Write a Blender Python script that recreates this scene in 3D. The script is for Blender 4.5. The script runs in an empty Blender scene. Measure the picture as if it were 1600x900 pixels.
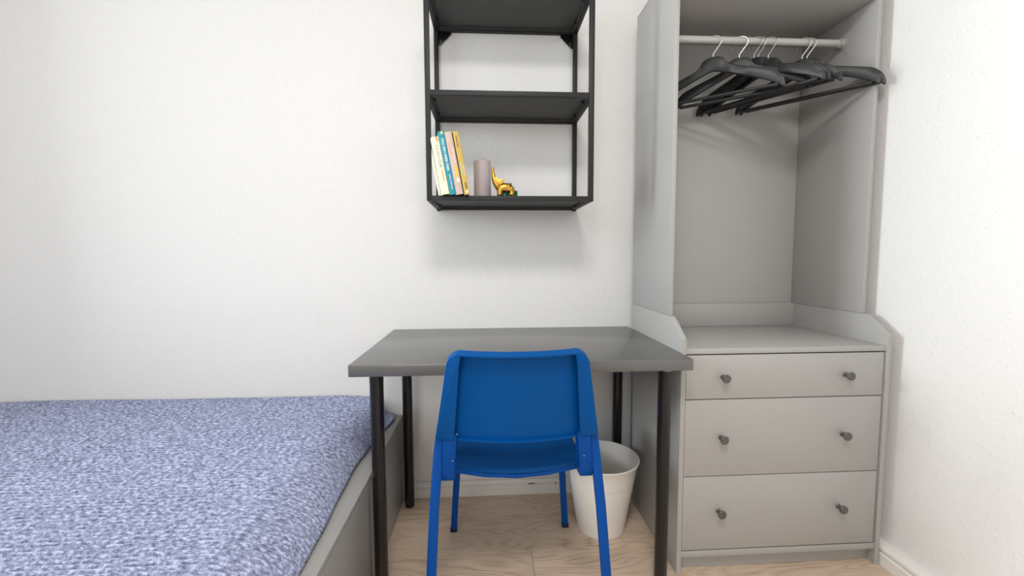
import bpy, bmesh, math, random
from mathutils import Vector, Matrix, noise

# ------------------------------------------------------------------ camera, light, exposure
SC = bpy.context.scene
COL = SC.collection
random.seed(4)

CX0, CY0, CZ0 = 0.0, -1.8006, 1.0378
YAW, PITCH, ROLL, FPX = .0588, -.0729, -.0039, 662.36
fwd = Vector((math.sin(YAW)*math.cos(PITCH), math.cos(YAW)*math.cos(PITCH), math.sin(PITCH)))
rt = Vector((math.cos(YAW), -math.sin(YAW), 0))
up = rt.cross(fwd)
R_ = math.cos(ROLL)*rt + math.sin(ROLL)*up
U_ = -math.sin(ROLL)*rt + math.cos(ROLL)*up
cam_d = bpy.data.cameras.new('camera')
cam = bpy.data.objects.new('camera', cam_d)
COL.objects.link(cam)
mw = Matrix((R_, U_, -fwd)).transposed().to_4x4()
mw.translation = Vector((CX0, CY0, CZ0))
cam.matrix_world = mw
cam_d.sensor_fit = 'HORIZONTAL'
cam_d.sensor_width = 36.0
cam_d.lens = FPX/1600*36.0
cam_d.clip_start = .02
SC.camera = cam

world = bpy.data.worlds.new('daylight')
SC.world = world
world.use_nodes = True
bgn = world.node_tree.nodes['Background']
bgn.inputs[0].default_value = (.80, .90, 1.0, 1)
bgn.inputs[1].default_value = .9

XL, XR, YB, YF, ZC = -2.42, 1.35, 0.0, -3.5, 2.65      # room limits

def area(name, loc, rot, sx, sy, power, color):
    d = bpy.data.lights.new(name, 'AREA')
    d.shape = 'RECTANGLE'; d.size = sx; d.size_y = sy
    d.energy = power; d.color = color
    o = bpy.data.objects.new(name, d); COL.objects.link(o)
    o.location = loc; o.rotation_euler = rot
    return o
# daylight falling from outside through the window of the left wall
area('window_daylight', (XL-2.2, -.65, 1.65), (0, -math.pi/2, 0), 1.6, 1.5, 150, (.93, .97, 1.0))
# soft fill added at the rear to light the front faces; its window is unseen
area('rear_fill_light', (-1.35, YF+.02, 1.75), (math.pi/2, 0, math.radians(0)), 1.5, 1.3, 13, (1.0, .985, .96))
# overhead fill added to brighten the room, placed at an unseen ceiling lamp
area('ceiling_fill_light', (.05, -1.9, ZC-.10), (0, 0, 0), .5, .5, 18, (1.0, .97, .93))

SC.view_settings.view_transform = 'Standard'
SC.view_settings.look = 'None'
SC.view_settings.exposure = 0.83
SC.view_settings.gamma = 1.0
SC.view_settings.use_curve_mapping = False
SC.cycles.use_denoising = True
SC.cycles.max_bounces = 10
SC.cycles.diffuse_bounces = 8
SC.cycles.sample_clamp_indirect = 6
SC.cycles.caustics_reflective = False
SC.cycles.caustics_refractive = False

# ------------------------------------------------------------------ materials
def new_mat(name):
    m = bpy.data.materials.new(name); m.use_nodes = True
    return m, m.node_tree, m.node_tree.nodes['Principled BSDF']

def N(nt, kind, **kw):
    n = nt.nodes.new(kind)
    for k, v in kw.items():
        if k in n.inputs: n.inputs[k].default_value = v
        else: setattr(n, k, v)
    return n

def mat(name, col, rough=.5, metal=0, var=.04, vscale=6, bump=0, bscale=80, spec=.5, coat=0):
    m, nt, b = new_mat(name)
    b.inputs['Roughness'].default_value = rough
    b.inputs['Metallic'].default_value = metal
    b.inputs['Specular IOR Level'].default_value = spec
    b.inputs['Coat Weight'].default_value = coat
    tc = N(nt, 'ShaderNodeTexCoord')
    n = N(nt, 'ShaderNodeTexNoise', Scale=vscale, Detail=3.0)
    nt.links.new(tc.outputs['Object'], n.inputs['Vector'])
    mx = N(nt, 'ShaderNodeMix', data_type='RGBA')
    mx.inputs[6].default_value = (*[c*(1-var) for c in col], 1)
    mx.inputs[7].default_value = (*[min(1, c*(1+var)) for c in col], 1)
    nt.links.new(n.outputs['Fac'], mx.inputs[0])
    nt.links.new(mx.outputs[2], b.inputs['Base Color'])
    if bump:
        n2 = N(nt, 'ShaderNodeTexNoise', Scale=bscale, Detail=4.0)
        nt.links.new(tc.outputs['Object'], n2.inputs['Vector'])
        bp = N(nt, 'ShaderNodeBump', Strength=bump, Distance=.002)
        nt.links.new(n2.outputs['Fac'], bp.inputs['Height'])
        nt.links.new(bp.outputs[0], b.inputs['Normal'])
    return m

def wall_mat():
    m, nt, b = new_mat('woodchip_wallpaper_paint')
    b.inputs['Roughness'].default_value = .85
    b.inputs['Specular IOR Level'].default_value = .2
    tc = N(nt, 'ShaderNodeTexCoord')
    n = N(nt, 'ShaderNodeTexNoise', Scale=1.3, Detail=2.0)
    nt.links.new(tc.outputs['Object'], n.inputs['Vector'])
    mx = N(nt, 'ShaderNodeMix', data_type='RGBA')
    mx.inputs[6].default_value = (.755, .75, .74, 1); mx.inputs[7].default_value = (.79, .785, .775, 1)
    nt.links.new(n.outputs['Fac'], mx.inputs[0]); nt.links.new(mx.outputs[2], b.inputs['Base Color'])
    n1 = N(nt, 'ShaderNodeTexNoise', Scale=90.0, Detail=3.0)
    v = N(nt, 'ShaderNodeTexVoronoi', Scale=55.0)
    nt.links.new(tc.outputs['Object'], n1.inputs['Vector']); nt.links.new(tc.outputs['Object'], v.inputs['Vector'])
    r = N(nt, 'ShaderNodeMapRange'); r.inputs[1].default_value = 0; r.inputs[2].default_value = .32
    r.inputs[3].default_value = 1; r.inputs[4].default_value = 0
    nt.links.new(v.outputs['Distance'], r.inputs[0])
    ad = N(nt, 'ShaderNodeMath', operation='ADD')
    nt.links.new(n1.outputs['Fac'], ad.inputs[0]); nt.links.new(r.outputs[0], ad.inputs[1])
    bp = N(nt, 'ShaderNodeBump', Strength=.35, Distance=.0022)
    nt.links.new(ad.outputs[0], bp.inputs['Height']); nt.links.new(bp.outputs[0], b.inputs['Normal'])
    return m

def oak_mat():
    m, nt, b = new_mat('light_oak_laminate')
    b.inputs['Roughness'].default_value = .42
    tc = N(nt, 'ShaderNodeTexCoord'); oi = N(nt, 'ShaderNodeObjectInfo')
    mul = N(nt, 'ShaderNodeVectorMath', operation='SCALE'); mul.inputs['Scale'].default_value = 7.0
    cmb = N(nt, 'ShaderNodeCombineXYZ')
    for i in range(3): nt.links.new(oi.outputs['Random'], cmb.inputs[i])
    nt.links.new(cmb.outputs[0], mul.inputs[0])
    add = N(nt, 'ShaderNodeVectorMath', operation='ADD')
    nt.links.new(tc.outputs['Object'], add.inputs[0]); nt.links.new(mul.outputs[0], add.inputs[1])
    mp = N(nt, 'ShaderNodeMapping'); mp.inputs['Scale'].default_value = (1.7, 8.5, 1)
    nt.links.new(add.outputs[0], mp.inputs['Vector'])
    ring = N(nt, 'ShaderNodeTexNoise', Scale=1.1, Detail=1.5, Roughness=.4)      # growth figure
    nt.links.new(mp.outputs[0], ring.inputs['Vector'])
    m10 = N(nt, 'ShaderNodeMath', operation='MULTIPLY'); m10.inputs[1].default_value = 17
    nt.links.new(ring.outputs['Fac'], m10.inputs[0])
    fr = N(nt, 'ShaderNodeMath', operation='PINGPONG'); fr.inputs[1].default_value = .5
    nt.links.new(m10.outputs[0], fr.inputs[0])
    mp2 = N(nt, 'ShaderNodeMapping'); mp2.inputs['Scale'].default_value = (9, 150, 1)
    nt.links.new(add.outputs[0], mp2.inputs['Vector'])
    fine = N(nt, 'ShaderNodeTexNoise', Scale=1.0, Detail=4.0, Roughness=.6)
    nt.links.new(mp2.outputs[0], fine.inputs['Vector'])
    big = N(nt, 'ShaderNodeTexNoise', Scale=1.4, Detail=2.0)
    mp3 = N(nt, 'ShaderNodeMapping'); mp3.inputs['Scale'].default_value = (1.5, 7, 1)
    nt.links.new(add.outputs[0], mp3.inputs['Vector']); nt.links.new(mp3.outputs[0], big.inputs['Vector'])
    s1 = N(nt, 'ShaderNodeMath', operation='MULTIPLY_ADD'); s1.inputs[1].default_value = .55
    nt.links.new(fr.outputs[0], s1.inputs[0])
    s2 = N(nt, 'ShaderNodeMath', operation='MULTIPLY'); s2.inputs[1].default_value = .55
    nt.links.new(fine.outputs['Fac'], s2.inputs[0]); nt.links.new(s2.outputs[0], s1.inputs[2])
    s3 = N(nt, 'ShaderNodeMath', operation='MULTIPLY_ADD'); s3.inputs[1].default_value = .5
    nt.links.new(big.outputs['Fac'], s3.inputs[0]); nt.links.new(s1.outputs[0], s3.inputs[2])
    cr = N(nt, 'ShaderNodeValToRGB')
    e = cr.color_ramp.elements
    e[0].position = .30; e[0].color = (.28, .19, .13, 1)
    e[1].position = .95; e[1].color = (.68, .54, .42, 1)
    mid = e.new(.58); mid.color = (.55, .42, .315, 1)
    nt.links.new(s3.outputs[0], cr.inputs[0])
    # knots
    vk = N(nt, 'ShaderNodeTexVoronoi', Scale=1.0)
    mp4 = N(nt, 'ShaderNodeMapping'); mp4.inputs['Scale'].default_value = (2.6, 5.2, 1)
    nt.links.new(add.outputs[0], mp4.inputs['Vector']); nt.links.new(mp4.outputs[0], vk.inputs['Vector'])
    kr = N(nt, 'ShaderNodeMapRange'); kr.inputs[1].default_value = .02; kr.inputs[2].default_value = .10
    kr.inputs[3].default_value = .45; kr.inputs[4].default_value = 0
    nt.links.new(vk.outputs['Distance'], kr.inputs[0])
    kx = N(nt, 'ShaderNodeMix', data_type='RGBA'); kx.inputs[7].default_value = (.13, .085, .06, 1)
    nt.links.new(kr.outputs[0], kx.inputs[0]); nt.links.new(cr.outputs[0], kx.inputs[6])
    hv = N(nt, 'ShaderNodeHueSaturation')
    vr = N(nt, 'ShaderNodeMapRange'); vr.inputs[3].default_value = .92; vr.inputs[4].default_value = 1.08
    nt.links.new(oi.outputs['Random'], vr.inputs[0]); nt.links.new(vr.outputs[0], hv.inputs['Value'])
    nt.links.new(kx.outputs[2], hv.inputs['Color'])
    nt.links.new(hv.outputs[0], b.inputs['Base Color'])
    bp = N(nt, 'ShaderNodeBump', Strength=.12, Distance=.001)
    nt.links.new(fine.outputs['Fac'], bp.inputs['Height']); nt.links.new(bp.outputs[0], b.inputs['Normal'])
    return m

def knit_mat():
    m, nt, b = new_mat('marled_knit_wool')
    b.inputs['Roughness'].default_value = .95
    b.inputs['Specular IOR Level'].default_value = .1
    b.inputs['Sheen Weight'].default_value = .25
    b.inputs['Sheen Roughness'].default_value = .5
    uv = N(nt, 'ShaderNodeUVMap'); uv.uv_map = 'UVMap'          # uv in metres along the cloth
    mp = N(nt, 'ShaderNodeMapping'); mp.inputs['Scale'].default_value = (80, 200, 1)
    nt.links.new(uv.outputs[0], mp.inputs['Vector'])
    n1 = N(nt, 'ShaderNodeTexNoise', Scale=1.0, Detail=2.0, Roughness=.6)
    nt.links.new(mp.outputs[0], n1.inputs['Vector'])
    mp2 = N(nt, 'ShaderNodeMapping'); mp2.inputs['Scale'].default_value = (420, 420, 1)
    nt.links.new(uv.outputs[0], mp2.inputs['Vector'])
    n2 = N(nt, 'ShaderNodeTexNoise', Scale=1.0, Detail=2.0)
    nt.links.new(mp2.outputs[0], n2.inputs['Vector'])
    a = N(nt, 'ShaderNodeMath', operation='MULTIPLY_ADD'); a.inputs[1].default_value = .35
    nt.links.new(n2.outputs['Fac'], a.inputs[0]); nt.links.new(n1.outputs['Fac'], a.inputs[2])
    cr = N(nt, 'ShaderNodeValToRGB'); e = cr.color_ramp.elements
    e[0].position = .46; e[0].color = (.085, .097, .155, 1)
    e[1].position = .84; e[1].color = (.48, .525, .72, 1)
    k = e.new(.66); k.color = (.235, .26, .385, 1)
    nt.links.new(a.outputs[0], cr.inputs[0]); nt.links.new(cr.outputs[0], b.inputs['Base Color'])
    # stitches: rows of v shaped loops along each rib
    w = N(nt, 'ShaderNodeTexNoise', Scale=1.0, Detail=1.0)
    nt.links.new(mp.outputs[0], w.inputs['Vector'])
    bp = N(nt, 'ShaderNodeBump', Strength=.3, Distance=.002)
    nt.links.new(a.outputs[0], bp.inputs['Height']); nt.links.new(bp.outputs[0], b.inputs['Normal'])
    return m

def glass_mat(name, col):
    m, nt, b = new_mat(name)
    b.inputs['Base Color'].default_value = (*col, 1)
    b.inputs['Roughness'].default_value = .08
    b.inputs['Transmission Weight'].default_value = .75
    return m

WALL = wall_mat()
OAK = oak_mat()
KNIT = knit_mat()
TRIM = mat('white_trim_paint', (.78, .76, .73), .45, var=.03, bump=.1, bscale=30)
CEIL = mat('ceiling_paint', (.82, .82, .81), .9)
GREY = mat('grey_cabinet_foil', (.365, .358, .348), .42, var=.02, vscale=2)
GREYL = mat('grey_cabinet_edge_foil', (.37, .375, .365), .4, var=.02, vscale=2)
BEDG = mat('grey_bed_foil', (.30, .295, .285), .42, var=.02, vscale=2)
DESKT = mat('dark_grey_desk_laminate', (.088, .086, .085), .24, var=.03, vscale=3, bump=.03, bscale=300, spec=1.0)
BLACKM = mat('black_lacquered_steel', (.006, .006, .007), .25, var=.05, spec=.5)
CHAR = mat('charcoal_powder_coated_steel', (.019, .019, .0205), .5, var=.05, spec=.3)
CHARD = mat('charcoal_sheet_steel', (.050, .050, .048), .50, var=.05, spec=.4)
BLUE = mat('blue_polypropylene', (.0002, .070, .270), .5, var=.02, spec=.12, bump=.05, bscale=500)
BLUEM = mat('blue_powder_coated_steel', (.0002, .056, .27), .45, var=.02, spec=.15)
DBLUE = mat('dark_rubber_foot', (.004, .008, .02), .7)
SCREW = mat('zinc_screw', (.8, .8, .8), .25, metal=1)
WHITEP = mat('white_painted_steel_bin', (.80, .775, .73), .35, var=.02)
WPLAS = mat('white_plastic', (.78, .78, .76), .4)
HANG = mat('black_stained_wood', (.011, .012, .014), .45, var=.15, vscale=30, bump=.15, bscale=90)
CHROME = mat('chromed_wire', (.85, .84, .80), .18, metal=1, var=.01)
RAIL = mat('grey_lacquered_rail', (.46, .45, .435), .33, var=.02)
KNOB = mat('dark_grey_zinc_knob', (.10, .097, .092), .35, metal=.25, var=.05)
GOLD = mat('aged_gold_metal', (.50, .29, .055), .34, metal=1, var=.10, vscale=40)
CANDLE = mat('mauve_candle_wax', (.42, .365, .385), .45, var=.04, vscale=20)
WICK = mat('candle_wick', (.05, .045, .04), .9)
GREENG = glass_mat('dark_green_glass', (.02, .22, .09))
GREYG = glass_mat('smoky_grey_glass', (.35, .38, .38))
PAGES = mat('book_paper', (.55, .50, .42), .9, var=.12, vscale=60, bump=.3, bscale=400)
CREAM = mat('cream_book_cover', (.86, .82, .62), .5)
TEAL = mat('teal_book_cover', (.012, .27, .36), .45)
PINK = mat('pale_pink_book_cover', (.60, .47, .43), .5)
MUST = mat('mustard_book_cover', (.58, .40, .09), .5)
DBOOK = mat('black_book_cover', (.02, .016, .012), .5)
INKW = mat('white_ink', (.85, .87, .85), .6)
INKG = mat('silver_grey_ink', (.42, .42, .44), .5)
INKO = mat('orange_ink', (.85, .33, .05), .6)
INKS = mat('salmon_ink', (.85, .40, .25), .6)
INKB = mat('dark_ink', (.03, .025, .02), .6)
INKY = mat('yellow_ink', (.75, .55, .08), .6)
INKP = mat('blush_ink', (.88, .70, .60), .6)
INKT = mat('aqua_ink', (.40, .68, .55), .6)
INKL = mat('lime_ink', (.55, .72, .18), .6)
CHIP = mat('chipped_brown_wood', (.12, .035, .018), .9)
MATT = mat('mattress_ticking', (.55, .56, .60), .9)

# ------------------------------------------------------------------ helpers
def link(name, me, m, parent=None, smooth=30):
    if me.name.split('.')[0] != name: me.name = name
    o = bpy.data.objects.new(name, me)
    COL.objects.link(o)
    if m is not None and not len(me.materials): me.materials.append(m)
    for p in me.polygons: p.use_smooth = True
    me.set_sharp_from_angle(angle=math.radians(smooth))
    if parent is not None:
        o.parent = parent
    return o

def finish(name, bm, m, parent=None, smooth=30, origin=None):
    bmesh.ops.recalc_face_normals(bm, faces=bm.faces[:])
    if origin is not None:
        bmesh.ops.translate(bm, verts=bm.verts[:], vec=-Vector(origin))
    me = bpy.data.meshes.new(name)
    bm.to_mesh(me); bm.free()
    o = link(name, me, m, parent, smooth)
    if origin is not None: o.location = origin
    return o

def box(bm, x0, x1, y0, y1, z0, z1, bev=.0):
    vs = [bm.verts.new((x, y, z)) for x in (x0, x1) for y in (y0, y1) for z in (z0, z1)]
    f = [(0,1,3,2),(4,6,7,5),(0,4,5,1),(2,3,7,6),(0,2,6,4),(1,5,7,3)]
    fs = [bm.faces.new([vs[i] for i in q]) for q in f]
    if bev > 0:
        es = list({e for q in fs for e in q.edges})
        bmesh.ops.bevel(bm, geom=es, offset=bev, segments=2, profile=.5, affect='EDGES')

def tube(bm, pts, r, n=12, caps=True, rect=None):
    """sweep a circle (or rounded rectangle w,h) along a path"""
    P = [Vector(p) for p in pts]
    rs = r if isinstance(r, (list, tuple)) else [r]*len(P)
    rings = []
    prev = None
    for i, p in enumerate(P):
        t = (P[min(i+1, len(P)-1)] - P[max(i-1, 0)]).normalized()
        if prev is None:
            ref = Vector((0, 1, 0)) if abs(t.y) < .8 else Vector((1, 0, 0))
            a = (ref - t*ref.dot(t)).normalized()
        else:
            a = (prev - t*prev.dot(t)).normalized()
        prev = a
        b = t.cross(a)
        ring = []
        for k in range(n):
            th = 2*math.pi*(k+.5)/n
            c, s = math.cos(th), math.sin(th)
            if rect:
                q = 5.0
                m_ = (abs(c)**q + abs(s)**q)**(-1/q)
                ring.append(bm.verts.new(p + a*(c*m_*rect[1]/2*rs[i]) + b*(s*m_*rect[0]/2*rs[i])))
            else:
                ring.append(bm.verts.new(p + a*(c*rs[i]) + b*(s*rs[i])))
        rings.append(ring)
    for i in range(len(rings)-1):
        for k in range(n):
            bm.faces.new((rings[i][k], rings[i][(k+1) % n], rings[i+1][(k+1) % n], rings[i+1][k]))
    if caps:
        bm.faces.new(rings[0][::-1]); bm.faces.new(rings[-1])

def lathe(bm, prof, n=48, c=(0, 0, 0), axis='z'):
    rings = []
    for (r, h) in prof:
        ring = []
        for k in range(n):
            th = 2*math.pi*k/n
            if axis == 'z': v = (c[0]+r*math.cos(th), c[1]+r*math.sin(th), c[2]+h)
            elif axis == 'y': v = (c[0]+r*math.cos(th), c[1]+h, c[2]+r*math.sin(th))
            else: v = (c[0]+h, c[1]+r*math.cos(th), c[2]+r*math.sin(th))
            ring.append(bm.verts.new(v))
        rings.append(ring)
    for i in range(len(rings)-1):
        for k in range(n):
            bm.faces.new((rings[i][k], rings[i][(k+1) % n], rings[i+1][(k+1) % n], rings[i+1][k]))
    if prof[0][0] > 1e-6: bm.faces.new(rings[0][::-1])
    if prof[-1][0] > 1e-6: bm.faces.new(rings[-1])
    bmesh.ops.remove_doubles(bm, verts=bm.verts[:], dist=1e-6)

def prism(bm, pts, axis, a, b, bev=0):
    """pts: 2D outline in the plane across axis; extruded from a to b"""
    def mk(u, v, w):
        return {'x': (w, u, v), 'y': (u, w, v), 'z': (u, v, w)}[axis]
    A = [bm.verts.new(mk(u, v, a)) for u, v in pts]
    B = [bm.verts.new(mk(u, v, b)) for u, v in pts]
    f1 = bm.faces.new(A); f2 = bm.faces.new(B[::-1])
    fs = [f1, f2]
    n = len(pts)
    for i in range(n):
        fs.append(bm.faces.new((A[i], B[i], B[(i+1) % n], A[(i+1) % n])))
    bmesh.ops.recalc_face_normals(bm, faces=fs)
    if bev:
        bmesh.ops.bevel(bm, geom=list(f1.edges)+list(f2.edges), offset=bev, segments=2, profile=.5, affect='EDGES')

def B(name, m, parent, *boxes, bev=.0012):
    bm = bmesh.new()
    for q in boxes: box(bm, *q, bev=bev)
    return finish(name, bm, m, parent)

def thing(name, label, cat, loc=(0, 0, 0), group=None, rot=(0, 0, 0)):
    o = bpy.data.objects.new(name, None); COL.objects.link(o)
    o.empty_display_size = .05
    o.location = loc; o.rotation_euler = rot
    o['label'] = label; o['category'] = cat
    if group: o['group'] = group
    return o

def adopt(root, *objs):
    """give parts built in room coordinates to a root standing at its own place"""
    bpy.context.view_layer.update()
    inv = root.matrix_world.inverted()
    for o in objs:
        o.parent = root
        o.matrix_parent_inverse = inv

def struct(o):
    o['kind'] = 'structure'
    return o

# ------------------------------------------------------------------ setting
T = .12
w = struct(B('wall_back', WALL, None, (XL-T, XR+T, YB, YB+T, -.1, ZC+.1), bev=0))
struct(B('wall_right', WALL, None, (XR, XR+T, YF-T, YB, -.1, ZC+.1), bev=0))
# left wall with its window opening
wy0, wy1, wz0, wz1 = -1.75, -.32, .86, 2.35
struct(B('wall_left', WALL, None, (XL-T, XL, YF-T, wy0, -.1, ZC+.1), (XL-T, XL, wy1, YB, -.1, ZC+.1),
         (XL-T, XL, wy0, wy1, -.1, wz0), (XL-T, XL, wy0, wy1, wz1, ZC+.1), bev=0))
rx0, rx1, rz0, rz1 = -2.12, -.58, 1.08, 2.42
struct(B('wall_rear', WALL, None, (XL, rx0, YF-T, YF, -.1, ZC+.1), (rx1, XR, YF-T, YF, -.1, ZC+.1),
         (rx0, rx1, YF-T, YF, -.1, rz0), (rx0, rx1, YF-T, YF, rz1, ZC+.1), bev=0))
struct(B('ceiling', CEIL, None, (XL-T, XR+T, YF-T, YB+T, ZC+.1, ZC+.2), (XL, XR, YF, YB, ZC, ZC+.1), bev=0))

PANE, pnt, pb = new_mat('window_glass')
ptr = N(pnt, 'ShaderNodeBsdfTransparent'); ptr.inputs[0].default_value = (.93, .95, .95, 1)
pgl = N(pnt, 'ShaderNodeBsdfGlossy'); pgl.inputs['Roughness'].default_value = .02
pfr = N(pnt, 'ShaderNodeFresnel'); pfr.inputs[0].default_value = 1.3
pmx = N(pnt, 'ShaderNodeMixShader')
pnt.links.new(pfr.outputs[0], pmx.inputs[0]); pnt.links.new(ptr.outputs[0], pmx.inputs[1]); pnt.links.new(pgl.outputs[0], pmx.inputs[2])
pnt.links.new(pmx.outputs[0], pnt.nodes['Material Output'].inputs[0])
def window(name, horiz, a0, a1, z0, z1, c0, c1):
    def q(u0, u1, zz0, zz1, d0=c0, d1=c1):
        return (d0, d1, u0, u1, zz0, zz1) if not horiz else (u0, u1, d0, d1, zz0, zz1)
    f = .05; mid = (a0+a1)/2
    o = struct(B(name, TRIM, None, q(a0, a0+f, z0, z1), q(a1-f, a1, z0, z1), q(a0+f, a1-f, z0, z0+f), q(a0+f, a1-f, z1-f, z1),
                 q(mid-f/2, mid+f/2, z0+f, z1-f), bev=.002))
    m_ = (c0+c1)/2
    for u0, u1 in ((a0+f, mid-f/2), (mid+f/2, a1-f)):
        p = B('window_pane', PANE, o, q(u0+.0, u1-.0, z0+f, z1-f, m_-.003, m_+.003), bev=0)
    return o
window('window_1', False, wy0, wy1, wz0, wz1, XL-.10, XL-.05)
window('added_rear_window', True, rx0, rx1, rz0, rz1, YF-.10, YF-.05)  # unseen window, added to go with the rear fill light

# floor: laminate planks on a screed
fl = struct(B('floor', mat('dark_floor_joint', (.10, .07, .05), .8), None, (XL-T, XR+T, YF-T, YB+T, -.10, -.0045), bev=0))  # dark brown base visible in the joints between planks
PW = .2197
rows = []
yt = -.159 + PW
starts = {0: -.83, 1: .4934, 2: .1481, 3: -.62, 4: .75}
plank_meshes = {}
k = 0
y1 = yt
while y1 > YF:
    a, b = max(y1-PW, YF), min(y1, YB)
    x = starts.get(k, random.uniform(-1.2, .9))
    while x > XL: x -= 1.38
    while x < XR:
        c0, c1 = max(x, XL), min(x+1.38, XR)
        if c1-c0 > .01:
            key = (round(c1-c0, 3), round(b-a, 3))
            if key not in plank_meshes:
                bm = bmesh.new()
                hx, hy = (c1-c0)/2-.0005, (b-a)/2-.0006
                box(bm, -hx, hx, -hy, hy, -.0085, 0, bev=0)
                tops = [e for e in bm.edges if all(v.co.z > -.001 for v in e.verts)]
                bmesh.ops.bevel(bm, geom=tops, offset=.0007, segments=1, affect='EDGES')
                bmesh.ops.recalc_face_normals(bm, faces=bm.faces[:])
                me = bpy.data.meshes.new('plank'); bm.to_mesh(me); bm.free()
                me.materials.append(OAK); plank_meshes[key] = me
            o = bpy.data.objects.new('plank', plank_meshes[key]); COL.objects.link(o)
            o.location = ((c0+c1)/2, (a+b)/2, 0); o.parent = fl
        x += 1.38
    y1 -= PW; k += 1

def bb_profile(d=1):
    return [(0, 0), (.019, 0), (.019, .036), (.0175, .0385), (.0135, .040), (.0155, .0425), (.0170, .048), (.0165, .056), (.0135, .0625), (.008, .066), (0, .066)]
bm = bmesh.new(); prism(bm, [(-u, z) for u, z in bb_profile()], 'x', XL+.02, XR-.032)
bbk = struct(finish('baseboard_back', bm, TRIM))
bm = bmesh.new()
prism(bm, [(XR-u*1.9, z) for u, z in bb_profile()], 'y', YF, YB)
struct(finish('baseboard_right', bm, TRIM))
bm = bmesh.new(); prism(bm, [(XL+u, z) for u, z in bb_profile()], 'y', YF+.02, YB)
struct(finish('baseboard_left', bm, TRIM))
bm = bmesh.new(); prism(bm, [(YF+u, z) for u, z in bb_profile()], 'x', XL, XR-.04)
struct(finish('baseboard_rear', bm, TRIM))
# the chipped spots on the back baseboard
def chip(x, z, wd, h, y):
    bm = bmesh.new()
    pts = []
    for i in range(14):
        th = 2*math.pi*i/14; rr = .75+.5*random.random()
        pts.append((x+math.cos(th)*wd/2*rr, z+math.sin(th)*h/2*rr))
    prism(bm, pts, 'y', y-.0006, y+.002)
    o = finish('paint_chip', bm, CHIP, bbk); o['label'] = 'brown chipped spot in the white paint'
chip(.192, .0475, .030, .0038, -.0172); chip(.180, .0452, .014, .003, -.0165); chip(.294, .0455, .008, .005, -.0168)

# ------------------------------------------------------------------ wardrobe
WX0, WX1, WY0, WY1 = .6096, 1.3096, -.5185, -.0595
tp = .0155
W = thing('wardrobe', 'tall grey open wardrobe with clothes rail above three drawers in the right corner', 'wardrobe', ((WX0+WX1)/2, (WY0+WY1)/2, 0))
parts = []
side = [(WY1, 0), (WY1, .8385), (-.422, .8385), (-.432, .8375), (-.440, .8345), (-.447, .8300), (-.5185, .7785), (WY0, 0)]
for x0 in (WX0, WX1-tp):
    bm = bmesh.new(); prism(bm, side, 'x', x0, x0+tp, bev=.001)
    parts.append(finish('lower_side_panel', bm, GREY))
UY = -.416
for x0 in (WX0, WX1-tp):
    parts.append(B('upper_side_panel', GREY, None, (x0+.0006, x0+tp-.0006, UY, WY1, .8392, 1.9945)))
xi0, xi1 = WX0+tp, WX1-tp
parts.append(B('worktop', GREY, None, (xi0, xi1, -.515, WY1-.012, .7285, .7460)))
parts.append(B('back_ledge', GREY, None, (xi0, xi1, -.0925, -.078, .7462, .8405)))
parts.append(B('back_panel', GREY, None, (xi0, xi1, -.0735, -.068, .10, 1.985), bev=0))
parts.append(B('top_shelf', GREY, None, (xi0, xi1, UY+.002, -.0745, 1.8875, 1.9035)))
parts.append(B('top_panel', GREY, None, (xi0, xi1, UY+.002, -.0745, 1.978, 1.9935)))
parts.append(B('bottom_rail', GREY, None, (xi0, xi1, -.515, -.475, .0530, .0730)))
parts.append(B('plinth', GREY, None, (xi0, xi1, -.4905, -.4745, .0, .0526)))
parts.append(B('bottom_panel', GREY, None, (xi0, xi1, -.474, -.0745, .053, .066)))
for z0, z1, zk in ((.5825, .7245, .6535), (.3275, .5795, .4555), (.0775, .3248, .2085)):
    d = B('drawer', GREY, None, (xi0+.0028, xi1-.0062, -.5145, -.4985, z0, z1),
          (xi0+.02, xi0+.032, -.4985, -.10, z0+.02, z1-.03), (xi1-.032, xi1-.02, -.4985, -.10, z0+.02, z1-.03),
          (xi0+.032, xi1-.032, -.112, -.10, z0+.02, z1-.03), (xi0+.032, xi1-.032, -.4985, -.112, z0+.02, z0+.026))
    for xk in (.748, 1.1585):
        bm = bmesh.new()
        lathe(bm, [(.0078, 0), (.0078, -.0015), (.0060, -.004), (.0056, -.012), (.0070, -.0155), (.0115, -.0175), (.0135, -.0205),
                   (.0138, -.0245), (.0125, -.0262), (.0, -.0270)], n=28, c=(xk, -.5145, zk), axis='y')
        finish('knob', bm, KNOB, d)['label'] = 'round dark grey metal knob'
    parts.append(d)
bm = bmesh.new(); lathe(bm, [(.0122, 0), (.0122, xi1-xi0-.012)], n=32, c=(xi0+.006, -.28, 1.8035), axis='x')
rail = finish('clothes_rail', bm, RAIL)
for x0, s in ((xi0, 1), (xi1, -1)):
    bm = bmesh.new()
    lathe(bm, [(.021, 0), (.021, s*.003), (.0165, s*.004), (.0160, s*.020), (.0135, s*.021)], n=24, c=(x0, -.28, 1.8035), axis='x')
    box(bm, min(x0, x0+s*.003), max(x0, x0+s*.003), -.292, -.268, 1.80, 1.8335, bev=.001)
    finish('rail_socket', bm, GREYL, rail)['label'] = 'pale grey plastic rail socket'
parts.append(rail)
adopt(W, *parts)

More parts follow.
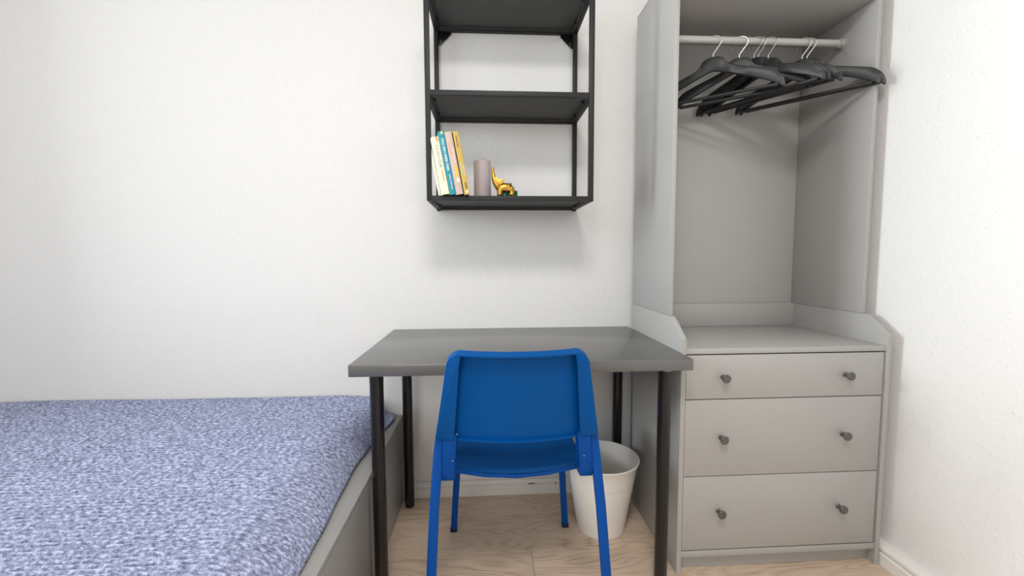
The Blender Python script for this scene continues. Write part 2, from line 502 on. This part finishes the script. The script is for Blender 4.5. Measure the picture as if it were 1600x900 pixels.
# ------------------------------------------------------------------ hangers
def hanger_meshes():
    top = [(0, 0), (.012, -.001), (.024, -.004), (.033, -.010), (.040, -.020), (.048, -.031), (.060, -.0395), (.080, -.0465), (.110, -.0560), (.140, -.0655),
           (.164, -.0735), (.170, -.0765), (.176, -.0775), (.192, -.086), (.206, -.0990), (.2155, -.113), (.2205, -.128), (.222, -.141)]
    bot = [(.214, -.143), (.205, -.1335), (.190, -.124), (.165, -.111), (.130, -.096), (.090, -.080), (.050, -.064), (.020, -.0525), (.006, -.049)]
    half = top + bot
    outline = half + [(-u, z) for u, z in reversed(half) if u > 0]
    # body curved forwards at its ends like a coat hanger; built in the u-z plane with thickness along w
    bm = bmesh.new()
    n = len(top)
    # strips between matching upper and lower edges
    us = sorted({0, .006, .012, .024, .033, .040, .048, .060, .080, .11, .14, .164, .170, .176, .192, .206, .2155, .2205})
    def interp(pts, u):
        for (a, za), (b, zb) in zip(pts, pts[1:]):
            if a <= u <= b: return za + (zb-za)*(u-a)/(b-a)
        return pts[-1][1]
    lower = sorted(bot + [(0, -.049), (.222, -.1435)])
    secs = []
    for s in (-1, 1):
        for u in us:
            if s == -1 and u == 0: continue
            zt, zb = interp(top, u), interp(lower, u)
            if zt-zb < .004: zb = zt-.004
            secs.append((s*u, zt, zb))
    secs.sort()
    rings = []
    for u, zt, zb in secs:
        au = abs(u)
        wc = .010*(au/.22)**2                       # forward sweep of the shoulders
        hw = .0060 - .0010*max(0, (au-.15)/.07)      # broader shoulders at the ends
        ring = []
        h = zt-zb
        for (a, b) in ((-.7, 1), (.7, 1), (1, .92), (1, .08), (.7, 0), (-.7, 0), (-1, .08), (-1, .92)):
            ring.append(bm.verts.new((u, wc+a*hw, zb+b*h)))
        rings.append(ring)
    for i in range(len(rings)-1):
        for k in range(8):
            bm.faces.new((rings[i][k], rings[i][(k+1) % 8], rings[i+1][(k+1) % 8], rings[i+1][k]))
    bm.faces.new(rings[0][::-1]); bm.faces.new(rings[-1])
    bmesh.ops.recalc_face_normals(bm, faces=bm.faces[:])
    body = bpy.data.meshes.new('shoulder_bow'); bm.to_mesh(body); bm.free()
    bm = bmesh.new()
    tube(bm, [(-.2, .0085, -.1335), (0, .0085, -.1335), (.2, .0085, -.1335)], .0058, n=12)
    bmesh.ops.recalc_face_normals(bm, faces=bm.faces[:])
    bar = bpy.data.meshes.new('trouser_bar'); bm.to_mesh(bar); bm.free()
    bm = bmesh.new()
    pts = [(0, 0, -.012), (0, 0, .010), (.0015, 0, .0135), (.012, 0, .027), (.0215, 0, .0395)]
    cz = .0735 - .0215
    for i in range(15):
        th = math.radians(-18 + i*(208/14))
        pts.append((.0265*math.cos(th), 0, cz+.0215*math.sin(th)))
    pts.append((-.0235, 0, cz-.0155))
    tube(bm, pts, .00165, n=8)
    bmesh.ops.recalc_face_normals(bm, faces=bm.faces[:])
    hook = bpy.data.meshes.new('hook'); bm.to_mesh(hook); bm.free()
    body.materials.append(HANG); bar.materials.append(HANG); hook.materials.append(CHROME)
    return body, bar, hook
hb, hr, hk = hanger_meshes()
for me in (hb, hr, hk):
    for p in me.polygons: p.use_smooth = True
    me.set_sharp_from_angle(angle=math.radians(38))
hl = ['leftmost black wooden hanger on the rail, nearest the wardrobe side panel',
      'second black wooden hanger from the left, hanging alone with a gap before the cluster',
      'third black hanger from the left, first of the tight middle cluster of three',
      'fourth black hanger from the left, middle one of the tight cluster of three',
      'fifth black hanger from the left, last of the middle cluster before the wide gap',
      'sixth black hanger from the left, first of the right-hand pair on the rail',
      'rightmost black hanger on the rail, its tip sticking out past the wardrobe side']
for (x, a), lb in zip(((.810, 53), (.9065, 54), (.9605, 32), (.9765, 32), (1.0135, 34), (1.1405, 42), (1.159, 42)), hl):
    # u axis of the hanger points from the back left to the front right
    th = math.radians(a)
    o = thing('coat_hanger', lb, 'hanger', (x, -.28, 1.8158+.0018-.0735), group='black hangers on the wardrobe rail', rot=(0, 0, -(math.pi/2-th)))
    for nm, me in (('shoulder_bow', hb), ('trouser_bar', hr), ('hook', hk)):
        c = bpy.data.objects.new(nm, me); COL.objects.link(c); c.parent = o
        if nm == 'hook': c['label'] = 'bent chrome wire hook'

# ------------------------------------------------------------------ desk
DX0, DX1, DY0, DY1, DZ = -.3932, .6068, -.6015, -.0015, .735
D = thing('desk', 'dark grey rectangular desk on four black round legs against the white wall', 'desk', ((DX0+DX1)/2, (DY0+DY1)/2, 0))
bm = bmesh.new(); box(bm, DX0, DX1, DY0, DY1, DZ-.034, DZ, bev=.0012)
ps = [finish('tabletop', bm, DESKT)]
for (x, y) in ((DX0+.0625, DY0+.0600), (DX1-.0600, DY0+.0600), (DX0+.0625, DY1-.0720), (DX1-.0600, DY1-.0720)):
    bm = bmesh.new()
    lathe(bm, [(.0185, 0), (.0200, .004), (.0200, .668), (.0205, .6685), (.0205, .690)], n=32, c=(x, y, 0))
    l = finish('leg', bm, BLACKM)
    bm = bmesh.new(); lathe(bm, [(.0245, 0), (.0245, .008), (.0215, .011)][::1], n=32, c=(x, y, .690))
    br = finish('mounting_plate', bm, WPLAS if (x > 0 and y < -.3) else BLACKM, l)
    if x > 0 and y < -.3: br['label'] = 'white plate on top of the leg'
    ps.append(l)
adopt(D, *ps)

# ------------------------------------------------------------------ chair
CC = .0795
K = thing('chair', 'bright blue plastic chair with open back pushed under the dark grey desk', 'chair', (CC, -.50, 0))
ck = []
def yb(z, u):      # camera side surface of the back rest
    return -.687 - (z-.545)*(.048/.245) - .032*(1-u*u)
def hw_out(z): return .2220 + (z-.55)*(.193-.222)/(.72-.55)
def hw_in(z): return .1715 + (z-.546)*(.1500-.1715)/(.790-.546)
bm = bmesh.new()
# curved sheet, recessed behind the rim
NU, NZ, dep = 28, 14, .024
def grid(fn, nu, nv):
    g = [[bm.verts.new(fn(i/nu, j/nv)) for j in range(nv+1)] for i in range(nu+1)]
    for i in range(nu):
        for j in range(nv):
            bm.faces.new((g[i][j], g[i+1][j], g[i+1][j+1], g[i][j+1]))
    return g
def solid(fn_a, fn_b, nu, nv):
    A = grid(fn_a, nu, nv); Bg = grid(fn_b, nu, nv)
    for i in range(nu):
        bm.faces.new((A[i][0], A[i+1][0], Bg[i+1][0], Bg[i][0])); bm.faces.new((A[i][nv], A[i+1][nv], Bg[i+1][nv], Bg[i][nv]))
    for j in range(nv):
        bm.faces.new((A[0][j], A[0][j+1], Bg[0][j+1], Bg[0][j])); bm.faces.new((A[nu][j], A[nu][j+1], Bg[nu][j+1], Bg[nu][j]))
ZT, ZB = .7915, .5455
def sheet(off):
    def f(s, t):
        u = 2*s-1; z = ZB + (ZT-ZB)*t
        return (CC + u*(hw_in(z)+.006), yb(z, u)+off, z)
    return f
solid(sheet(dep), sheet(dep+.0045), NU, NZ)
def lip(z0, z1, d0, d1, rise=0):      # strip following the curve
    def f(z, d):
        def g(s, t):
            u = 2*s-1
            return (CC + u*(hw_in(.79 if z > .7 else .546)+.006), yb(z, u)+d0+(d1-d0)*t, z+rise*t)
        return g
    solid(f(z0, 0), f(z1, 0), NU, 3)
lip(ZT-.0045, ZT, 0, dep+.0045, rise=.006)
lip(ZB-.002, ZB+.0025, .012, dep+.0045, rise=0)
# side flanges wrapping the tubes
for s in (-1, 1):
    out = []
    zt = ZT
    R = .036
    xo, xi = hw_out, hw_in
    out.append((xi(.545), .5455)); 
    out.append((xo(.549), .5525))
    for z in (.60, .66, .72, zt-R): out.append((xo(z), z))
    ca = xo(zt-R)-R
    for i in range(1, 7):
        th = math.pi/2*i/6
        out.append((ca+R*math.cos(th), zt-R+R*math.sin(th)*1.0))
    out.append((xi(zt)-.004, zt))
    for z in (.76, .72, .66, .60): out.append((xi(z), z))
    pts = [(CC+s*x, z) for x, z in out]
    n0 = len(bm.verts); bm.verts.ensure_lookup_table()
    before = set(bm.verts)
    prism(bm, pts, 'y', 0, .030, bev=.0022)
    for v in bm.verts:
        if v not in before:
            v.co.y += yb(v.co.z, 1)
            if v.co.y > yb(v.co.z, 1)+.02: v.co.z += .006*max(0, (v.co.z-.70)/.09)
ck.append(finish('backrest', bm, BLUE, smooth=40))
# seat
def seat_pt(s, t, zoff):
    u = 2*s-1
    yr, yf = -.612-.041*(1-u*u), -.245+.0*u
    hw = .186 + .014*t
    y = yr + (yf-yr)*t
    x = CC + u*hw
    # rounded corners at the front
    z = .4425 - .010*(1-u*u)*math.sin(math.pi*min(1, t*1.0))*1.0 + .004*t - (.012*max(0, (t-.88)/.12)**2)
    return (x, y, z+zoff)
bm = bmesh.new()
solid(lambda s, t: seat_pt(s, t, 0), lambda s, t: (seat_pt(s, t, 0)[0], seat_pt(s, t, 0)[1]+(.004 if t < .05 else 0), seat_pt(s, t, 0)[2]-.014), 24, 20)
ck.append(finish('seat', bm, BLUE, smooth=40))
bm = bmesh.new()   # ribbed support frame beneath the seat
tube(bm, [(CC-.18, -.606, .424), (CC-.09, -.632, .421), (CC, -.642, .420), (CC+.09, -.632, .421), (CC+.18, -.606, .424)], 1.0, n=12, rect=(.012, .016))
tube(bm, [(CC-.19, -.60, .42), (CC-.195, -.27, .425)], 1.0, n=12, rect=(.022, .022))
tube(bm, [(CC+.19, -.60, .42), (CC+.195, -.27, .425)], 1.0, n=12, rect=(.022, .022))
tube(bm, [(CC-.195, -.27, .423), (CC+.195, -.27, .423)], 1.0, n=12, rect=(.02, .02))
ck.append(finish('seat_frame', bm, BLUEM, smooth=40))
for s in (-1, 1):
    # rear leg: runs up into the back
    bm = bmesh.new()
    tube(bm, [(CC+s*.2405, -.775, .010), (CC+s*.2305, -.7385, .215), (CC+s*.2250, -.708, .36), (CC+s*.2165, -.674, .50), (CC+s*.2125, -.668, .535), (CC+s*.2035, -.672, .575), (CC+s*.186, -.698, .69), (CC+s*.178, -.706, .74)],
         1.0, n=16, rect=(.0255, .021))
    l = finish('leg', bm, BLUEM, smooth=40)
    bm = bmesh.new(); tube(bm, [(CC+s*.2410, -.777, 0), (CC+s*.2404, -.7748, .012)], 1.0, n=12, rect=(.0285, .024))
    finish('leg_cap', bm, DBLUE, l)
    ck.append(l)
    bm = bmesh.new()
    tube(bm, [(CC+s*.2130, -.248, .012), (CC+s*.1972, -.268, .231), (CC+s*.1880, -.292, .41), (CC+s*.187, -.300, .424)], 1.0, n=16, rect=(.0235, .021))
    l = finish('leg', bm, BLUEM, smooth=40)
    bm = bmesh.new(); tube(bm, [(CC+s*.2142, -.247, 0), (CC+s*.2128, -.2483, .014)], 1.0, n=12, rect=(.0265, .024))
    finish('leg_cap', bm, DBLUE, l)
    ck.append(l)
    # bracket joining seat and back beside the leg
    bm = bmesh.new()
    pts = [(-.648, .428), (-.682, .433), (-.690, .455), (-.683, .56), (-.650, .56), (-.628, .46), (-.628, .44)]
    prism(bm, pts, 'x', CC+s*.1685, CC+s*.2040, bev=.002)
    for v in bm.verts:
        v.co.x += s*(.0035 - (v.co.z-.44)*.06)
    ck.append(finish('seat_bracket', bm, BLUEM))
for x, z, y in ((-.0838, .5642, -.684), (.2507, .5652, -.684), (-.0965, .492, -.686), (.2610, .4947, -.686)):
    bm = bmesh.new(); lathe(bm, [(0, -.002), (.0016, -.0016), (.0021, 0), (.0021, .004)], n=12, c=(x, y-.003, z), axis='y')
    ck.append(finish('screw', bm, SCREW)); ck[-1]['label'] = 'small shiny screw head'
adopt(K, *ck)

# ------------------------------------------------------------------ waste bin
bm = bmesh.new()
cb, ct = Vector((.428, -.229)), Vector((.436, -.262))
H = .275
prof = []
def br(z): return .0885 + (.137-.0885)*z/H
for i in range(6):
    z0 = i*.0395; z1 = z0+.0395
    prof += [(br(z0)+.0006, z0+.0009), (br(z0+.019)+.0001, z0+.019), (br(z1)-.0007, z1-.0002)]
prof += [(br(.255)+.0005, .255)]
prof += [(.1400, H-.004), (.1420, H-.001), (.1415, H+.002), (.1390, H+.0030), (.1365, H+.001), (.1350, H-.004)]
for i in range(0, 9):
    t = 1-i/8; prof.append((.0865+(.1340-.0865)*t, .004+(H-.012)*t))
prof.append((.0, .004))
lathe(bm, [(0, 0)]+prof, n=72)
BIN = finish('waste_bin', bm, WHITEP, smooth=9)
BIN.location = (.431, -.250, 0)
BIN['label'] = 'white round tapered wastepaper bin with a rolled rim beneath the desk'
BIN['category'] = 'bin'

# ------------------------------------------------------------------ wall shelf
SX0, SX1, SYF, SYB = -.2053, .3770, -.306, -.003
S = thing('wall_shelf', 'charcoal metal wall shelf with square tube frame and three shelves above the desk', 'shelf', ((SX0+SX1)/2, SYB, 1.2329))
sp = []
p = .0172
ZTOP = 1.9790
for x0 in (SX0, SX1-p):
    for y0, y1_ in ((SYF, SYF+p), (SYB-p, SYB)):
        o = B('post', CHAR, None, (x0, x0+p, y0, y1_, 1.2329, ZTOP), bev=.0008)
        if y0 > -.1:
            B('foot_cap', BLACKM, o, (x0+.001, x0+p-.001, y0+.001, y1_-.001, 1.2290, 1.2329), bev=.0005)
        sp.append(o)
for zt in (1.2508, 1.6055, 1.9608):
    h = .0172
    sp.append(B('front_bar', CHAR, None, (SX0+p, SX1-p, SYF+.0003, SYF+p, zt-h, zt), bev=.0008))
    sp.append(B('rear_bar', CHAR, None, (SX0+p, SX1-p, SYB-p, SYB-.0003, zt-h, zt), bev=.0008))
    for x0 in (SX0, SX1-p):
        s = 1 if x0 < 0 else -1
        xin = x0+p if s > 0 else x0
        sp.append(B('side_bar', CHAR, None, (x0+.0003, x0+p-.0003, SYF+p, SYB-p, zt-h, zt), bev=.0008))
    xa, xb, ya, yb_ = SX0+p+.0006, SX1-p-.0006, SYF+p+.001, SYB-p-.004
    o = B('shelf_panel', CHARD, None, (xa, xb, ya, yb_, zt-.0045, zt-.0015), (xa, xa+.002, ya, yb_, zt-.015, zt-.0045), (xb-.002, xb, ya, yb_, zt-.015, zt-.0045),
          (xa, xb, ya, ya+.002, zt-.013, zt-.0045), (xa, xb, yb_-.002, yb_, zt-.013, zt-.0045), bev=0)
    for xc in (SX0+p, SX1-p):
        s = 1 if xc < 0 else -1
        for yc in (SYF+.07, SYB-.09):
            B('shelf_clip', BLACKM, o, (min(xc, xc+s*.011), max(xc, xc+s*.011), yc, yc+.016, zt-.0125, zt-.0075), bev=.0005)
    sp.append(o)
for s in (1, -1):
    xc = SX0+p if s > 0 else SX1-p
    bm = bmesh.new()
    zc = 1.9608-.0172
    prism(bm, [(xc, zc), (xc+s*.051, zc), (xc+s*.051, zc-.008), (xc+s*.007, zc-.052), (xc, zc-.052)], 'y', SYB-.006, SYB-.0015, bev=.0005)
    sp.append(finish('corner_bracket', bm, BLACKM))
adopt(S, *sp)

# ------------------------------------------------------------------ books
def text_mesh(txt, size, m, parent, name, loc, rot, ext=.0001):
    cu = bpy.data.curves.new(name, 'FONT'); cu.body = txt; cu.size = size; cu.extrude = ext
    cu.align_x = 'CENTER'; cu.align_y = 'CENTER'; cu.resolution_u = 2; cu.offset = size*.018
    t = bpy.data.objects.new(name, cu); COL.objects.link(t)
    dg = bpy.context.evaluated_depsgraph_get()
    me = bpy.data.meshes.new_from_object(t.evaluated_get(dg))
    bpy.data.objects.remove(t); bpy.data.curves.remove(cu)
    me.materials.clear(); me.materials.append(m); me.name = name
    o = bpy.data.objects.new(name, me); COL.objects.link(o)
    o.parent = parent; o.location = loc; o.rotation_euler = rot
    return o
LEAN, BYAW = math.radians(-10.5), math.radians(11)
SHZ = 1.2494
def book(label, x, t, h, cover, name='book', depth=.128, side=None, y=-.331):
    o = thing('book', label, 'book', (x, y, SHZ+.0004), group='books leaning on the bottom shelf')
    o.rotation_euler = (Matrix.Rotation(BYAW, 3, 'Z') @ Matrix.Rotation(LEAN, 3, 'Y')).to_euler()
    c = .0012
    bm = bmesh.new()
    # wrap round cover: left board, spine with softened edges, right board
    prof = [(0, depth), (0, .003), (.001, .0008), (.003, 0), (t-.003, 0), (t-.001, .0008), (t, .003), (t, depth),
            (t-c, depth), (t-c, .004), (t-.004, c), (.004, c), (c, .004), (c, depth)]
    prism(bm, prof, 'z', 0, h)
    cv = finish('cover', bm, cover, o)
    if side:
        bm = bmesh.new(); box(bm, -.0004, .0002, .003, depth, .0005, h-.0005)
        finish('cover_board', bm, side, o)
    bm = bmesh.new(); box(bm, c, t-c, .004, depth-.003, .0018, h-.0018)
    finish('page_block', bm, PAGES, o)
    return o
def spine_text(o, txt, size, m, t, zc, off=0, flip=False, sx=1.0):
    # runs along the spine, reading downwards (flip: upwards)
    r = (math.pi/2, (-1 if not flip else 1)*(-math.pi/2), 0)
    e = Matrix.Rotation(math.pi/2, 3, 'X')
    q = Matrix.Rotation((1 if not flip else -1)*math.pi/2, 3, 'Y') @ e
    k = text_mesh(txt, size, m, o, 'spine_lettering', (t/2+off, -.00025, zc), q.to_euler())
    k.scale = (sx, 1, 1)
    return k
def spine_patch(o, m, x0, x1, z0, z1, rnd=0):
    bm = bmesh.new()
    if rnd:
        cx, cz = (x0+x1)/2, (z0+z1)/2
        prism(bm, [(cx+math.cos(a*math.pi/10)*(x1-x0)/2, cz+math.sin(a*math.pi/10)*(z1-z0)/2) for a in range(20)], 'y', -.0003, .0004)
    else:
        box(bm, x0, x1, -.0003, .0004, z0, z1)
    return finish('spine_print', bm, m, o)
b1 = book('cream book at the left end, the shortest, with silver lettering', -.1486, .0252, .192, CREAM)
spine_text(b1, 'JULIAN HELM', .0135, INKG, .0252, .128, sx=.92)
spine_text(b1, 'MARLENE', .0085, INKO, .0252, .062, off=.002)
spine_patch(b1, INKO, .0145, .0205, .180, .1915); spine_patch(b1, INKO, .0155, .0195, .174, .181)
spine_patch(b1, INKO, .0125, .0150, .0885, .0910, 1)
b2 = book('teal book with white capitals along its spine', -.1222, .0205, .211, TEAL)
spine_text(b2, 'GERO KERN UND STILL', .0112, INKW, .0205, .134, flip=True, sx=.92)
spine_text(b2, 'Gemeinsam denken', .0072, INKW, .0205, .043, flip=True, sx=.9)
spine_patch(b2, INKL, .007, .016, .2005, .2105, 1)
b3 = book('pale pink book with yellow and blush shapes on its spine', -.1010, .0242, .209, PINK)
spine_patch(b3, INKY, .0095, .0205, .058, .094, 0); spine_patch(b3, INKP, .0085, .0225, .0395, .0560, 1)
spine_patch(b3, INKS, .0045, .0105, .128, .176, 1)
spine_text(b3, 'Herzenssache', .0095, INKP, .0242, .130, off=.0045)
b4 = book('mustard yellow book with a dark cover board at the right end', -.0735, .0195, .211, MUST, side=DBOOK)
spine_text(b4, 'Susanna Keil', .0075, INKB, .0195, .178, off=-.001)
spine_text(b4, 'Das Leben', .0095, INKT, .0195, .088, off=-.003)
spine_text(b4, 'leicht gemacht', .0065, INKP, .0195, .080, off=.005)
spine_text(b4, 'PIPER', .0085, INKB, .0195, .030, off=0)
spine_patch(b4, INKP, .005, .015, .006, .013)

# ------------------------------------------------------------------ candle, elephant, glass
bm = bmesh.new()
lathe(bm, [(0, 0), (.0300, 0), (.0315, .0015), (.0315, .1385), (.0300, .1405), (.0280, .1412), (.010, .1400), (0, .1395)], n=56)
CD = finish('pillar_candle', bm, CANDLE)
CD.location = (-.0143, -.205, SHZ+.0003); CD['label'] = 'thick mauve grey pillar candle beside the leaning books'; CD['category'] = 'candle'
bm = bmesh.new(); tube(bm, [(0, 0, .1395), (.0006, 0, .146), (.002, 0, .150)], .0009, n=8)
finish('wick', bm, WICK, CD)

E_ = thing('elephant_figurine', 'small golden elephant with raised trunk, right of the candle', 'figurine', (.0605, -.280, SHZ+.0003))
k = .000204
def ex(px, py, y=0): return Vector(((px-600)*k, y, (738-py)*k))
def skin(name, nodes, edges, m, parent, sub=2):
    me = bpy.data.meshes.new(name)
    me.from_pydata([n[0] for n in nodes], edges, [])
    o = bpy.data.objects.new(name, me); COL.objects.link(o)
    sk = o.modifiers.new('skin', 'SKIN'); sk.use_smooth_shade = True
    for i, n in enumerate(nodes):
        r = n[1] if isinstance(n[1], tuple) else (n[1], n[1])
        me.skin_vertices[0].data[i].radius = r
    me.skin_vertices[0].data[0].use_root = True
    sb = o.modifiers.new('sub', 'SUBSURF'); sb.levels = sub; sb.render_levels = sub
    dg = bpy.context.evaluated_depsgraph_get()
    m2 = bpy.data.meshes.new_from_object(o.evaluated_get(dg)); m2.name = name
    bpy.data.objects.remove(o)
    m2.materials.clear(); m2.materials.append(m)
    for pl in m2.polygons: pl.use_smooth = True
    q = bpy.data.objects.new(name, m2); COL.objects.link(q); q.parent = parent
    return q
nodes = [(ex(640, 558), .0160), (ex(712, 580), .0155), (ex(570, 575), .0155), (ex(510, 545), .0140), (ex(468, 500), .0125),
         (ex(440, 430), .0100), (ex(424, 350), .0066), (ex(418, 285), .0052), (ex(418, 222), .0054)]
edges = [(0, 1), (0, 2), (2, 3), (3, 4), (4, 5), (5, 6), (6, 7), (7, 8)]
for px, src in ((532, 2), (738, 1)):
    for sy in (-1, 1):
        i = len(nodes)
        nodes.append((ex(px, 640, sy*.0100), .0094)); nodes.append((ex(px+2, 690, sy*.0108), .0088)); nodes.append((ex(px, 731, sy*.0108), .0092))
        edges += [(src, i), (i, i+1), (i+1, i+2)]
i = len(nodes)
skin('body', nodes, edges, GOLD, E_)
for sy in (-1, 1):
    bm = bmesh.new()
    pl_ = [(466, 400), (500, 425), (545, 446), (585, 456), (616, 452), (604, 486), (580, 520), (540, 548), (500, 535), (470, 490), (452, 440)]
    outer = [ex(a, b) for a, b in pl_]
    cen = ex(520, 480)
    ys = sy*.0150
    V0 = [bm.verts.new((v.x, ys+sy*(.004 if v.x > -.01 else 0), v.z)) for v in outer]
    V1 = [bm.verts.new((v.x, ys+sy*(.004 if v.x > -.01 else 0)-sy*.0022, v.z)) for v in outer]
    c0 = bm.verts.new((cen.x, ys+sy*.0035, cen.z)); c1 = bm.verts.new((cen.x, ys+sy*.001, cen.z))
    n = len(outer)
    for j in range(n):
        bm.faces.new((V0[j], V0[(j+1) % n], c0)); bm.faces.new((V1[j], c1, V1[(j+1) % n])); bm.faces.new((V0[j], V1[j], V1[(j+1) % n], V0[(j+1) % n]))
    finish('ear', bm, GOLD, E_, smooth=60)
bm = bmesh.new(); tube(bm, [ex(775, 555), ex(790, 590), ex(791, 640)], [.0016, .0012, .0009], n=8)
finish('tail', bm, GOLD, E_)

bm = bmesh.new()
lathe(bm, [(0, 0), (.036, 0), (.0385, .003), (.040, .036), (.0388, .0372), (.0375, .036), (.0360, .006), (0, .005)], n=40)
G = finish('glass_tealight_holder', bm, GREENG)
G.location = (.0800, -.165, SHZ+.0003); G['label'] = 'low dark green glass tealight holder half hidden behind the golden elephant'; G['category'] = 'candle holder'

# ------------------------------------------------------------------ bed
BX0, BX1, BY0, BY1 = -2.395, -.3655, -1.42, -.0085
BD = thing('bed', 'wide grey panelled bed frame with a flat top edge, left of the desk', 'bed', ((BX0+BX1)/2, (BY0+BY1)/2, 0))
bd = []
bd.append(B('side_panel', BEDG, None, (BX1-.018, BX1, -.5205, BY1, 0, .3500)))
bd.append(B('drawer_front', BEDG, None, (BX1-.018, BX1+.0015, BY0+.02, -.5245, .012, .3500)))
bd.append(B('top_edge_board', BEDG, None, (BX1-.075, BX1+.0006, BY0, BY1, .3505, .3680)))
bd.append(B('rear_panel', BEDG, None, (BX0, BX1-.0185, BY1-.018, BY1, 0, .35)))
bd.append(B('front_panel', BEDG, None, (BX0, BX1-.0185, BY0, BY0+.018, 0, .35)))
bd.append(B('foot_panel', BEDG, None, (BX0, BX0+.018, BY0+.0185, BY1-.0185, 0, .35)))
bd.append(B('mattress', MATT, None, (BX0+.02, BX1-.16, BY0+.03, BY1-.012, .26, .435), bev=.02))
adopt(BD, *bd)

# blanket: ribbed knit, ribs running along x over the top and down the side
RP = .0140
hemx = [(-1.42, -.396), (-1.05, -.394), (-.93, -.3925), (-.80, -.3965), (-.63, -.4075), (-.48, -.4150), (-.34, -.4090), (-.16, -.3945), (-.10, -.3905), (-.07, -.3880), (-.05, -.3930), (-.009, -.402)]
def lerp(tb, y):
    for (a, fa), (b, fb) in zip(tb, tb[1:]):
        if a <= y <= b:
            q = (y-a)/(b-a); q = q*q*(3-2*q)
            return fa+(fb-fa)*q
    return tb[0][1] if y < tb[0][0] else tb[-1][1]
NYB = int((1.411)/RP*10)
xs = []
x = BX0+.004
while x < -.62: xs.append(('t', x)); x += .014
NS = 26
cols = [('t', q[1]) for q in xs] + [('s', i/NS) for i in range(NS+1)]
verts, faces, uvs = [], [], []
ylist = [-1.419 + 1.409*i/NYB for i in range(NYB+1)]
for y in ylist:
    hx = lerp(hemx, y) - .009
    ph = (y/RP) % 1.0
    rib = abs(math.sin(math.pi*ph))**.75            # rounded wale with a sharp valley
    for kind, q in cols:
        if kind == 't':
            X = q; Z = .4490; sl = 0; arc = q
            if y < -1.36: pass
        else:
            # rounded shoulder then down to the hem
            th = q*math.pi/2
            edge = -.62
            a = (hx-edge)
            X = edge + a*(1-(1-q)**1.35)
            t_ = max(0, (q-.25)/.75)
            Z = .4490 - (.4490-.3712)*t_**1.75
            w_ = max(0, min(1, (y+.24)/.17)); w_ = w_*w_*(3-2*w_)
            if w_ > 0:      # near the wall the cloth drops steeply, then flares out into its corner
                g_ = max(0, min(1, (q-.66)/.20)); g_ = g_*g_*(3-2*g_)
                X2 = edge + (a+.010)*q; Z2 = .449 - .016*q**3 - .0605*g_
                X += (X2-X)*w_; Z += (Z2-Z)*w_
            sl = t_; arc = edge + .24*q
        zz = Z + .0045*noise.noise((X*2.2, y*2.2, .3)) + .002*noise.noise((X*7, y*7, 1.7))*(1-sl*.5)
        zz += .0065*(1 if kind == 't' else 1-sl)*max(0, min(1, (-X-.7)/1.3))
        # small flap lifted at the far corner
        if kind == 's' and y > -.13 and q > .8:
            zz += .006*math.sin(min(1, (y+.13)/.06)*math.pi/2)*(q-.8)/.2*(1 if y < -.05 else max(0, (-.009-y)/.041))
        am = .0085*rib + .0012*noise.noise((X*95, round(y/RP)*3.1, 5.0))
        nx, nz = math.sin(sl*math.pi/3), math.cos(sl*math.pi/3)
        if kind == 's': am *= 1-.55*q
        verts.append((X+nx*am, y, max(zz+nz*am, .3690)))
        uvs.append((arc, y))
nc = len(cols)
for i in range(NYB):
    for j in range(nc-1):
        a = i*nc+j
        faces.append((a, a+1, a+nc+1, a+nc))
me = bpy.data.meshes.new('blanket')
me.from_pydata(verts, [], faces)
ul = me.uv_layers.new(name='UVMap')
for lp in me.loops: ul.data[lp.index].uv = uvs[lp.vertex_index]
for p_ in me.polygons: p_.use_smooth = True
me.materials.append(KNIT)
BL = bpy.data.objects.new('blanket', me); COL.objects.link(BL)
BL['label'] = 'marled blue-grey ribbed knit blanket spread over the whole bed'; BL['category'] = 'blanket'
sol = BL.modifiers.new('cloth thickness', 'SOLIDIFY'); sol.thickness = .003; sol.offset = -1

# unseen ceiling lamp, added as a body for the overhead fill
L = thing('added_ceiling_lamp', 'added flat round white ceiling lamp, unseen behind the camera', 'lamp', (.05, -1.9, ZC))
bm = bmesh.new(); lathe(bm, [(.17, -.002), (.17, -.05), (.15, -.075), (0, -.08)], n=40, c=(.05, -1.9, ZC))
adopt(L, finish('shade', bm, WPLAS))
